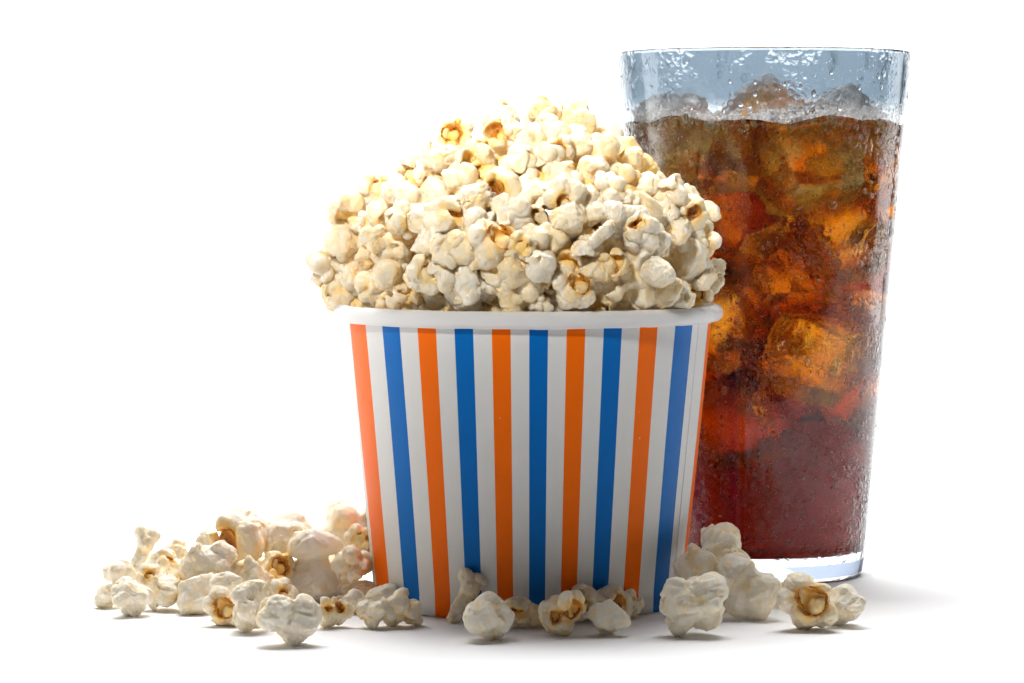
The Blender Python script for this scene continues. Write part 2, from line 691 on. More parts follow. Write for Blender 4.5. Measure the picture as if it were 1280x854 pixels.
        lobes += [((0, 0, 0), (0.8, 0.3, 0.5)), ((0.4, -0.1, 0.2), (0.4, 0.3, 0.35)), ((-0.45, 0.1, -0.1), (0.4, 0.26, 0.4)), ((0, -0.15, 0.35), (0.35, 0.25, 0.3))]
        ga, fine = 0.05, 0.03
        core = 0.35

    ga *= 0.75
    fine *= 0.6
    nplane = {'mush': 2, 'butterfly': 1, 'crinkle': 3, 'smooth': 2, 'cup': 2, 'twincup': 1, 'bean': 2, 'chip': 2, 'knob': 1}.get(kind, 0)
    d = None
    for c, r in lobes:
        e = ell(p, c, r)
        d = e if d is None else smin(d, e, k)
    for c, r, dr_ in petals:
        e = np.abs(ell(p, c, r)) - 0.075
        dr_ = np.asarray(dr_, np.float32)
        dr_ = dr_ / np.linalg.norm(dr_)
        e = np.maximum(e, 0.04 - ((p - np.asarray(c, np.float32)) * dr_).sum(-1) + 0.07 * vnoise(p0, 4.0, o2))
        d = smin(d, e, 0.05)
    for j in range(nplane):
        n_ = unit(rng).astype(np.float32)
        pl = (p0 * n_).sum(-1) + 0.10 * vnoise(p0, 2.0, o1 + j) - rng.uniform(0.52, 0.78)
        d = -smin(-d, -pl, 0.03)
    cd = None
    for c, r in carves:
        e = ell(p, c, r)
        cd = e if cd is None else np.minimum(cd, e)
    # folds: grooves along the zero lines of a warped noise
    n1 = vnoise(p0 * aniso.astype(np.float32) + warp * 0.22, gf, o2)
    d = d + ga * np.exp(-(n1 / 0.10) ** 2)
    n2 = vnoise(p0 + warp * 0.12, 5.2, o3)
    d = d + ga * 0.45 * np.exp(-(n2 / 0.10) ** 2)
    n4 = vnoise(p0 + warp * 0.25, 3.6, o1 + 7)
    d = d - ga * 0.5 * np.exp(-(n4 / 0.07) ** 2)
    d = d - fine * vnoise(p0, 8.5, o1) - fine * 0.6 * vnoise(p0, 15.0, o2)
    if cd is not None:
        d = -smin(-d, cd, 0.05)
        for c, r in inner:
            d = smin(d, ell(p, c, r), 0.04)
    h = 2.6 / (GRID - 1)
    # border must be outside
    for ax in range(3):
        ix = [slice(None)] * 3
        for e in (0, -1):
            ix[ax] = e
            d[tuple(ix)] = np.maximum(d[tuple(ix)], 0.05)
    pos, faces = surface_nets(d, -1.3, h)
    ctr = (pos.max(0) + pos.min(0)) / 2
    ext = (pos.max(0) - pos.min(0)).mean() / 2
    rad = np.sqrt(((pos - ctr) ** 2).sum(1)) / ext
    but = np.clip((core + 0.32 - rad) / 0.55, 0, 1) * 0.9
    bn = vnoise(pos.astype(np.float32), 1.7, o3)
    but = np.clip(but + np.clip(bn - 0.12, 0, 1) * 0.55, 0, 1)
    hul = np.zeros(len(pos))
    hull = None
    if cd is not None:
        pw = pos.astype(np.float32)
        wv = np.stack([vnoise(pw, 2.2, o1), vnoise(pw, 2.2, o2), vnoise(pw, 2.2, o3)], -1)
        pp = pw + wv * 0.09
        ce = None
        for c, r in carves:
            e = ell(pp, c, r)
            ce = e if ce is None else np.minimum(ce, e)
        hul = np.clip((0.08 - ce) / 0.06, 0, 1) * np.clip((pos[:, 1] + 0.62) / 0.2, 0, 1) * np.clip((vnoise(pw, 3.1, o1) + 0.45) / 0.4, 0, 1)
        for c, r in inner:
            hul = hul * np.clip((ell(pp, c, r) - 0.02) / 0.05, 0, 1)
        but = np.clip(but + np.clip((0.26 - ce) / 0.2, 0, 1) * 0.55, 0, 1)
        # crumpled hull flakes lying in the cavity
        e = None
        for c, r in carves:
            rr_ = np.asarray(r) * 0.97
            sh = np.abs(ell(p + warp * 0.06, c, rr_)) - 0.028
            cut = np.maximum(sh, -(p0[..., 1] + 0.42))
            cut = np.maximum(cut, 0.05 - 0.5 * (vnoise(p0, 3.0, o2) + 0.35))
            e = cut if e is None else np.minimum(e, cut)
        e = e - 0.02 * vnoise(p0, 9.0, o3)
        for ax in range(3):
            ix = [slice(None)] * 3
            for q in (0, -1):
                ix[ax] = q
                e[tuple(ix)] = np.maximum(e[tuple(ix)], 0.05)
        if (e < 0).sum() > 30:
            hp, hf = surface_nets(e, -1.3, h)
            hull = ((hp - ctr) / ext, hf)
    return (pos - ctr) / ext, faces, but, hul, hull


def np_mesh(name, pos, faces, material, attrs=None):
    me = bpy.data.meshes.new(name)
    me.vertices.add(len(pos))
    me.vertices.foreach_set('co', np.asarray(pos, np.float32).ravel())
    me.loops.add(faces.size)
    me.loops.foreach_set('vertex_index', faces.astype(np.int32).ravel())
    me.polygons.add(len(faces))
    me.polygons.foreach_set('loop_start', np.arange(0, faces.size, 4, dtype=np.int32))
    me.polygons.foreach_set('use_smooth', np.ones(len(faces), bool))
    me.materials.append(material)
    me.update(calc_edges=True)
    me.validate()
    for k, v in (attrs or {}).items():
        a = me.attributes.new(k, 'FLOAT', 'POINT')
        a.data.foreach_set('value', np.asarray(v, np.float32))
    return me


KINDS = {'mush': 5, 'butterfly': 6, 'crinkle': 4, 'smooth': 4, 'knob': 4, 'cup': 6, 'twincup': 3, 'snowman': 1, 'bone': 1, 'bean': 3, 'chip': 3}
PROTO = {}
sd = 100
for kd, cnt in KINDS.items():
    PROTO[kd] = []
    for i in range(cnt):
        sd += 17
        pos, fc, bu, hu, hl = popcorn_mesh(kd, sd)
        me = np_mesh('popcorn', pos, fc, M_POP, {'butter': bu, 'hull': hu})
        hm = np_mesh('hull', hl[0], hl[1], M_HULL) if hl else None
        PROTO[kd].append((me, hm))

_pick = {}


def fit(kind, wd, ht, rng, rot=None):
    # the turn of this piece that best gives the wanted outline, and the scale for it
    me = PROTO[kind][_pick.get(kind, 0) % len(PROTO[kind])][0]
    co = np.empty(len(me.vertices) * 3, np.float32)
    me.vertices.foreach_get('co', co)
    co = co.reshape(-1, 3)[::5]
    best = None
    for k in range(14):
        if rot is not None:
            r = tuple(a + (rng.uniform(-0.25, 0.25) if k else 0) for a in rot)
        elif kind in ('cup', 'twincup'):
            r = (rng.uniform(-0.5, 0.25), rng.uniform(-0.9, 0.9), rng.uniform(-0.5, 0.5))
        else:
            r = tuple(rng.uniform(0, 6.28) for _ in range(3))
        q = co @ np.array(Euler(r).to_matrix()).T
        ex, ez = np.ptp(q[:, 0]), np.ptp(q[:, 2])
        err = abs(math.log((ex / ez) / (wd / ht)))
        if best is None or err < best[0]:
            best = (err, r, math.sqrt(wd * ht / (ex * ez)), (q[:, 0].max() + q[:, 0].min()) / 2, (q[:, 2].max() + q[:, 2].min()) / 2, q[:, 2].min())
    return best[1:]


def popcorn(kind, loc, rad, rng, label, group, butter=0.0, scale=(1, 1, 1), rot=None):
    i = _pick.get(kind, 0)
    _pick[kind] = i + 1
    me, hm = PROTO[kind][i % len(PROTO[kind])]
    o = bpy.data.objects.new('popcorn', me)
    o.location = loc
    o.scale = tuple(rad * s_ for s_ in scale)
    if rot is None:
        if kind in ('cup', 'twincup'):
            rot = (rng.uniform(-0.5, 0.25), rng.uniform(-0.9, 0.9), rng.uniform(-0.5, 0.5))
        else:
            rot = tuple(rng.uniform(0, 6.28) for _ in range(3))
    o.rotation_euler = rot
    o.color = (butter, 0, 0, 1)
    link(o)
    tag(o, label, 'popcorn', group)
    if hm:
        h = bpy.data.objects.new('hull', hm)
        link(h, o)
    return o


# ------------------------------------------------------------------ the striped bucket
BX = (660.5 - 640) * D0 / F
ZR = HC - (390 - HOR) * D0 / F          # rim tube centre height
RB, RT = 0.0673, 0.0803                  # body radius at the bottom, under the rim
bucket = empty('popcorn_bucket', (BX, 0, 0))
tag(bucket, 'round paper bucket with orange, blue and white stripes, heaped with popcorn', 'bucket')

# stripe edges across the front half as they are printed, then even strips round the back
edges = []
W0 = 88.35 / 4 / 228
x0 = (440 - 661) / 228.0
kinds = ['o', 'w', 'b', 'w']
i = 0
x = x0
front = [(-1.0, 'w')]
while x < 0.999:
    front.append((x, kinds[i % 4]))
    x += W0
    i += 1
cols = []
for j, (xa, c) in enumerate(front):
    xb = front[j + 1][0] if j + 1 < len(front) else 1.0
    cols.append((-math.acos(max(-1, min(1, xa))), -math.acos(max(-1, min(1, xb))), c))
back = 20
last = front[-1][1]
seq = ['w', 'b', 'w', 'o'] if last == 'o' else ['o', 'w', 'b', 'w']
for j in range(back):
    a0 = math.pi * j / back
    a1 = math.pi * (j + 1) / back
    cols.append((a0, a1, seq[j % 4]))
angs, cmat = [], []
for a0, a1, c in cols:
    n = max(1, int(math.ceil((a1 - a0) / 0.045)))
    for q in range(n):
        angs.append(a0 + (a1 - a0) * q / n)
        cmat.append({'w': 0, 'o': 1, 'b': 2}[c])
nz = 14
ZT = ZR - 0.001
vs, fs, fm = [], [], []
na = len(angs)
TH = 0.0007
for layer, off in ((0, 0.0), (1, -TH)):
    for i in range(nz + 1):
        t = i / nz
        r = RB + (RT - RB) * t + off
        r += 0.0006 * math.exp(-((t) / 0.03) ** 2)
        for a in angs:
            wob = 0.00022 * math.sin(3 * a + 1) * t + 0.00012 * math.sin(7 * a + 5 * t)
            vs.append(((r + wob) * math.cos(a), (r + wob) * math.sin(a), 0.0004 + t * ZT))
for layer in (0, 1):
    b0 = layer * (nz + 1) * na
    for i in range(nz):
        for k in range(na):
            k2 = (k + 1) % na
            q = (b0 + i * na + k, b0 + i * na + k2, b0 + (i + 1) * na + k2, b0 + (i + 1) * na + k)
            fs.append(q if layer == 0 else q[::-1])
            fm.append(cmat[k] if layer == 0 else 0)
b0 = (nz + 1) * na
for k in range(na):
    k2 = (k + 1) % na
    fs.append((k, b0 + k, b0 + k2, k2))
    fm.append(0)
body = mesh_obj('body', vs, fs, [M_WHITE, M_ORANGE, M_BLUE], bucket)
body.data.polygons.foreach_set('material_index', fm)

# rolled rim
vs, fs = [], []
na_, nt_ = 160, 20
tube_h, tube_w = 0.0037, 0.0034
RM = 0.0817
for i in range(na_):
    a = 2 * math.pi * i / na_
    ca, sa = math.cos(a), math.sin(a)
    for j in range(nt_):
        b = 2 * math.pi * j / nt_
        nn = mnoise.noise(Vector((ca * 9, sa * 9, math.sin(b) * 1.2 + 4))) * 0.00022
        low = 0.00035 * mnoise.noise(Vector((ca * 5, sa * 5, 9))) if math.sin(b) < 0 else 0
        r = RM + (tube_w + nn) * math.cos(b)
        vs.append((r * ca, r * sa, ZR + (tube_h + nn) * math.sin(b) + low))
for i in range(na_):
    for j in range(nt_):
        i2, j2 = (i + 1) % na_, (j + 1) % nt_
        fs.append((i * nt_ + j, i2 * nt_ + j, i2 * nt_ + j2, i * nt_ + j2))
mesh_obj('rim', vs, fs, M_RIM, bucket)
# base disc, set a little up inside the wall
vs, fs = lathe([(0.0001, 0.006), (RB - 0.0004, 0.006), (RB - 0.0004, 0.0068), (0.0001, 0.0068)], 96)
mesh_obj('base', vs, [f[::-1] for f in fs], M_WHITE, bucket, smooth=False)
# glued seam: the wall's paper overlaps itself in the pale stripe on the right
aS = -math.acos((868 - 661) / 228.0)
vs, fs = [], []
for i in range(nz + 1):
    t = i / nz
    r = RB + (RT - RB) * t + 0.00012 + 0.0006 * math.exp(-((t) / 0.03) ** 2)
    for a, rr in ((aS - 0.002, r - 0.0006), (aS - 0.0015, r), (aS + 0.012, r), (aS + 0.0125, r - 0.0006)):
        vs.append((rr * math.cos(a), rr * math.sin(a), 0.0006 + t * (ZT - 0.001)))
for i in range(nz):
    for k in range(3):
        fs.append((i * 4 + k, i * 4 + k + 1, i * 4 + 5 + k, i * 4 + 4 + k))
mesh_obj('seam', vs, fs, M_WHITE, bucket, smooth=False)

# ------------------------------------------------------------------ the heap
HP = [(-3.0, 7.0), (-0.4, 7.25), (0.5, 7.7), (1.6, 8.45), (3.0, 8.6), (4.0, 8.3), (5.2, 7.2), (6.5, 5.6), (7.8, 3.9), (8.8, 2.3), (9.5, 0.9), (10, 0.2)]
HP = [(z * CM, r * CM) for z, r in HP]


def hprof(z):
    if z <= HP[0][0]:
        return HP[0][1]
    for (z0, r0), (z1, r1) in zip(HP, HP[1:]):
        if z <= z1:
            return r0 + (r1 - r0) * (z - z0) / (z1 - z0)
    return 0.0


def hcen(z):
    return BX + 0.07 * max(0, z - 0.03)


# x, y, diameter in the photo, kind, butter, hang (how far past the surface, cm), own label
HEAP = [
    (434, 268, 50, 'butterfly', 0, 0, 'pale twin-lobed popcorn standing out at the far left shoulder of the heap'),
    (432, 302, 50, 'mush', 0.1, 0, None),
    (407, 332, 48, 'knob', 0, 0, 'knobbly popcorn sticking out furthest left over the bucket rim'),
    (437, 343, 50, 'crinkle', 0.05, 0, None),
    (425, 368, 46, 'mush', 0.2, 0, 'buttery popcorn at the left end of the rim'),
    (470, 238, 42, 'cup', 0, 0, 'arched popcorn with an amber hollow on the upper left edge of the heap'),
    (491, 240, 28, 'bean', 0, 0, None),
    (520, 218, 52, 'butterfly', 0, 0, 'white popcorn with two round ears against the white background, left slope'),
    (555, 194, 50, 'mush', 0.1, 0, None),
    (569, 166, 44, 'cup', 0.15, 0, 'pointed popcorn with a yellow face, left of the brown double-hollow piece'),
    (617, 174, 58, 'twincup', 0.1, 0, 'popcorn with two glossy brown hollows near the top of the heap'),
    (600, 207, 56, 'butterfly', 0.3, 0, 'golden popcorn directly under the brown double-hollow piece'),
    (579, 228, 48, 'smooth', 0.1, 0, None),
    (547, 240, 36, 'bean', 0.1, 0, None),
    (517, 252, 46, 'smooth', 0.0, 0, None),
    (506, 275, 44, 'cup', 0.1, 0, 'white popcorn with a small amber eye on the left slope'),
    (478, 268, 38, 'smooth', 0.15, 0, None),
    (470, 302, 38, 'butterfly', 0.3, 0, None),
    (494, 314, 46, 'smooth', 0.25, 0, None),
    (556, 277, 58, 'cup', 0.05, 0.1, 'popcorn with the largest cracked brown hull, left of centre in the heap'),
    (535, 302, 38, 'crinkle', 0, 0.1, None),
    (562, 312, 46, 'crinkle', 0.15, 0.2, None),
    (588, 255, 48, 'crinkle', 0, 0.15, None),
    (597, 280, 42, 'mush', 0, 0.1, None),
    (627, 236, 50, 'cup', 0.3, 0, 'popcorn with a broad yellow hollow above the centre of the heap'),
    (605, 246, 30, 'knob', 0, 0, None),
    (641, 268, 48, 'smooth', 0, 0.2, 'smooth round popcorn facing front at the middle of the heap'),
    (618, 304, 58, 'cup', 0.05, 0.2, 'bulky popcorn split by a yellow slot, centre of the heap'),
    (582, 308, 42, 'mush', 0.25, 0, None),
    (530, 343, 46, 'cup', 0.05, 0.1, 'popcorn with a bright yellow open mouth low on the left'),
    (555, 345, 38, 'smooth', 0, 0.2, None),
    (487, 343, 44, 'mush', 0.15, 0, None),
    (468, 364, 44, 'smooth', 0.2, 0, None),
    (507, 372, 44, 'butterfly', 0.2, 0, None),
    (547, 378, 36, 'chip', 0.05, 0.2, None),
    (588, 360, 64, 'crinkle', -0.1, 0.75, 'large wrinkled white popcorn hanging over the front of the rim'),
    (624, 348, 42, 'knob', 0.05, 0.1, None),
    (618, 384, 40, 'butterfly', 0.45, 0, None),
    (688, 140, 26, 'chip', 0.3, 0, 'twig-like popcorn chip on the very top of the heap'),
    (663, 172, 44, 'mush', 0.15, 0, None),
    (691, 163, 48, 'mush', 0.05, 0.1, 'plump popcorn just below the topmost chip'),
    (720, 176, 48, 'smooth', 0.1, 0, None),
    (700, 182, 34, 'cup', 0.0, 0.2, None),
    (686, 200, 40, 'smooth', 0.1, 0, None),
    (650, 195, 40, 'mush', 0.05, 0, None),
    (753, 186, 42, 'smooth', 0.3, 0, 'yellow popcorn on the right shoulder, nearest the glass at the top'),
    (780, 202, 44, 'butterfly', 0.3, 0, None),
    (783, 226, 40, 'smooth', 0.35, 0, None),
    (810, 233, 32, 'bean', 0.05, 0.1, None),
    (834, 243, 46, 'smooth', 0.1, 0, 'broad pale popcorn at the right, in front of the cola'),
    (864, 240, 20, 'chip', 0, 0, None),
    (706, 226, 44, 'smooth', 0.15, 0, None),
    (674, 220, 40, 'butterfly', 0.1, 0, None),
    (740, 217, 40, 'mush', 0.15, 0, None),
    (706, 246, 50, 'cup', 0.05, 0.2, 'curled popcorn like a snail shell, right of centre'),
    (664, 242, 44, 'mush', 0.1, 0.1, None),
    (756, 243, 52, 'knob', 0.05, 0.1, 'crumpled popcorn with a torn edge on the right slope'),
    (740, 270, 32, 'bean', 0, 0.2, None),
    (710, 275, 42, 'mush', 0.1, 0.1, None),
    (785, 254, 30, 'knob', 0.05, 0.1, None),
    (808, 260, 38, 'bean', 0.3, 0.1, None),
    (774, 276, 46, 'crinkle', 0, 0.1, None),
    (800, 283, 46, 'cup', -0.05, 0.2, None),
    (829, 268, 38, 'crinkle', 0, 0.1, None),
    (862, 266, 44, 'cup', 0.1, 0, 'popcorn with an amber hollow at the right edge of the heap'),
    (889, 264, 24, 'bean', 0, 0, None),
    (872, 300, 54, 'knob', 0.05, 0, None),
    (797, 312, 56, 'knob', -0.1, 0.35, 'very knobbly white popcorn low on the right'),
    (817, 300, 38, 'knob', -0.1, 0.3, None),
    (857, 325, 56, 'smooth', 0.0, 0.25, 'domed smooth popcorn above the right end of the rim'),
    (822, 340, 38, 'bean', -0.1, 0.45, 'almond-shaped smooth popcorn beside the domed one on the right'),
    (716, 322, 58, 'butterfly', -0.1, 0.5, 'lumpy white popcorn jutting forward right of centre'),
    (717, 360, 48, 'cup', 0.0, 0.4, None),
    (760, 305, 42, 'mush', 0.3, 0, None),
    (752, 293, 32, 'chip', 0, 0.2, None),
    (765, 332, 40, 'butterfly', 0.45, 0, None),
    (668, 268, 38, 'butterfly', 0.2, 0, None),
    (672, 300, 40, 'smooth', 0.1, 0, None),
    (652, 308, 36, 'cup', 0.25, 0, None),
    (692, 296, 36, 'mush', 0.3, 0, None),
    (676, 333, 36, 'smooth', 0.0, 0.2, None),
    (662, 362, 42, 'smooth', 0.1, 0.1, None),
    (677, 381, 28, 'knob', 0, 0.2, 'small round knobbly popcorn resting on the rim at the middle'),
    (644, 338, 40, 'mush', 0.2, 0, None),
    (758, 352, 44, 'smooth', 0.15, 0, None),
    (786, 344, 40, 'mush', 0.15, 0, None),
    (748, 378, 44, 'butterfly', 0.45, 0, None),
    (776, 372, 38, 'mush', 0.3, 0, None),
    (800, 362, 46, 'smooth', 0.15, 0, None),
    (828, 364, 44, 'mush', 0.15, 0, None),
    (846, 373, 42, 'smooth', 0.05, 0.6, 'grey-shaded popcorn overhanging the rim on the right'),
    (880, 345, 32, 'chip', 0.05, 0, None),
    (889, 357, 30, 'bean', 0.05, 0, None),
    (896, 336, 24, 'chip', 0.1, 0, None),
    (874, 366, 34, 'cup', 0.2, 0, None),
    (700, 378, 42, 'smooth', 0.15, 0, None),
    (722, 384, 36, 'mush', 0.15, 0, None),
    (640, 378, 38, 'mush', 0.35, 0, None),
    (604, 332, 36, 'butterfly', 0.2, 0, None),
    (735, 306, 36, 'mush', 0.2, 0, None),
    (640, 212, 34, 'mush', 0.15, 0, None),
    (450, 322, 36, 'smooth', 0.15, 0, None),
    (450, 380, 38, 'mush', 0.25, 0, None),
    (490, 378, 36, 'butterfly', 0.25, 0, None),
    (570, 386, 32, 'butterfly', 0.2, 0, None),
    (795, 386, 32, 'mush', 0.3, 0, None),
    (735, 248, 32, 'mush', 0.1, 0, None),
    (632, 160, 40, 'mush', 0.1, 0, None),
    (462, 280, 30, 'knob', 0.05, 0, None),
    (525, 275, 36, 'mush', 0.1, 0, None),
    (845, 290, 36, 'mush', 0.1, 0, None),
    (740, 340, 34, 'mush', 0.25, 0, None),
    (690, 350, 34, 'butterfly', 0.25, 0, None),
]
HGROUP = 'popcorn heaped in the striped bucket'
rng = random.Random(5)
ORD = ['first', 'second', 'third', 'fourth', 'fifth', 'sixth', 'seventh', 'eighth', 'ninth', 'tenth', 'eleventh', 'twelfth', 'thirteenth',
       'fourteenth', 'fifteenth', 'sixteenth', 'seventeenth', 'eighteenth', 'nineteenth', 'twentieth', 'twenty-first', 'twenty-second', 'twenty-third', 'twenty-fourth']
ROWS = [(0, 188, 'top'), (188, 222, 'second'), (222, 250, 'third'), (250, 276, 'fourth'), (276, 304, 'fifth'), (304, 330, 'sixth'),
        (330, 357, 'second lowest'), (357, 500, 'lowest')]
LOOK = {'mush': 'rounded popcorn', 'butterfly': 'open-winged popcorn', 'crinkle': 'wrinkled popcorn', 'smooth': 'smooth folded popcorn', 'knob': 'knobbly popcorn',
        'cup': 'amber-hollow popcorn', 'twincup': 'double-hollow popcorn', 'bean': 'oval popcorn', 'chip': 'small popcorn chip', 'snowman': 'popcorn', 'bone': 'popcorn'}
for y0, y1, txt in ROWS:
    row = sorted([k for k, h in enumerate(HEAP) if y0 <= h[1] < y1], key=lambda k: HEAP[k][0])
    for n, k in enumerate(row):
        h = HEAP[k]
        if h[6] is None:
            tone = 'golden ' if h[4] >= 0.25 else ('cream ' if h[4] >= 0.1 else 'white ')
            HEAP[k] = h[:6] + (tone + LOOK[h[3]] + ', ' + ORD[n] + ' from left in the ' + txt + ' row of the heap',)

placed = []
for (px, py, d, kd, bt, hang, lab) in HEAP:
    hang += rng.uniform(0.05, 0.35) if kd in ('cup', 'twincup') else rng.uniform(-0.7, 0.3)
    k_ = 1.1 if (py < 200 or px < 425 or px > 858) else 1.14
    if py < 200:
        py += 5
    rot, fs_, cx_, cz_, lo_ = fit(kd, d * k_, d * k_, rng)
    Y = -0.05
    for _ in range(12):
        p = P(px, py, Y)
        rad = d / 2 * (D0 + Y) / F * k_
        z = p.z - ZR
        r = hprof(z)
        dx = p.x - hcen(p.z - ZR)
        # the outermost face of the piece lies on the heap's surface
        rc = max(0.0, r - rad * 0.75 + hang * CM)
        Yn = -math.sqrt(max(0.0, rc * rc - dx * dx)) if abs(dx) < rc else 0.0
        Y = 0.5 * Y + 0.5 * Yn
    p = P(px, py, Y)
    sc = fs_ * (D0 + Y) / F
    popcorn(kd, p - Vector((cx_ * sc, 0, cz_ * sc)), sc, rng, lab, HGROUP, bt + 0.11, (1, 1, 1), rot)
    placed.append((p, rad))

# pieces underneath and behind: they close the gaps and round off the back of the heap
GX, GY = (954.3 - 640) * (D0 + 0.093) / F, 0.093
rng2 = random.Random(21)
fill = []
tries = 0
while len(fill) < 50 and tries < 20000:
    tries += 1
    z = rng2.uniform(-0.005, 0.066)
    r = hprof(z) * 0.68
    a = rng2.uniform(math.pi, 2 * math.pi)
    q = Vector((hcen(z) + r * math.cos(a), r * math.sin(a), ZR + z))
    if all((q - b).length > 0.0145 for b in fill):
        fill.append(q)
for z, f_, n_ in ((0.004, 0.80, 13), (0.022, 0.62, 11), (0.006, 0.42, 8)):
    for k in range(n_):
        a = math.pi * (1.02 + 0.96 * (k + 0.5) / n_)
        r = hprof(z) * f_
        fill.append(Vector((hcen(z) + r * math.cos(a), r * math.sin(a), ZR + z)))
for q in fill:
    popcorn(rng2.choice(['mush', 'mush', 'butterfly', 'smooth']), q, 0.0115, rng2,
            'buttery popcorn buried behind the outer pieces of the heap', HGROUP, rng2.uniform(0.45, 0.8))  # buttery, with extra yellow painting the golden glow in the gaps
back_p = []
tries = 0
while len(back_p) < 72 and tries < 20000:
    tries += 1
    z = rng2.uniform(0.0, 0.088)
    r = hprof(z) * 0.95 - 0.010
    a = rng2.uniform(0.05, math.pi - 0.05)
    q = Vector((hcen(z) + r * math.cos(a), r * math.sin(a), ZR + z))
    if (Vector((q.x - GX, q.y - GY))).length < 0.0775:
        continue
    if all((q - b).length > 0.0165 for b in back_p):
        back_p.append(q)
for q in back_p:
    popcorn(rng2.choice(['mush', 'butterfly', 'smooth', 'crinkle', 'knob']), q, rng2.uniform(0.0085, 0.011), rng2,
            'popcorn on the far side of the heap, behind the front pieces', HGROUP, rng2.uniform(0, 0.3))

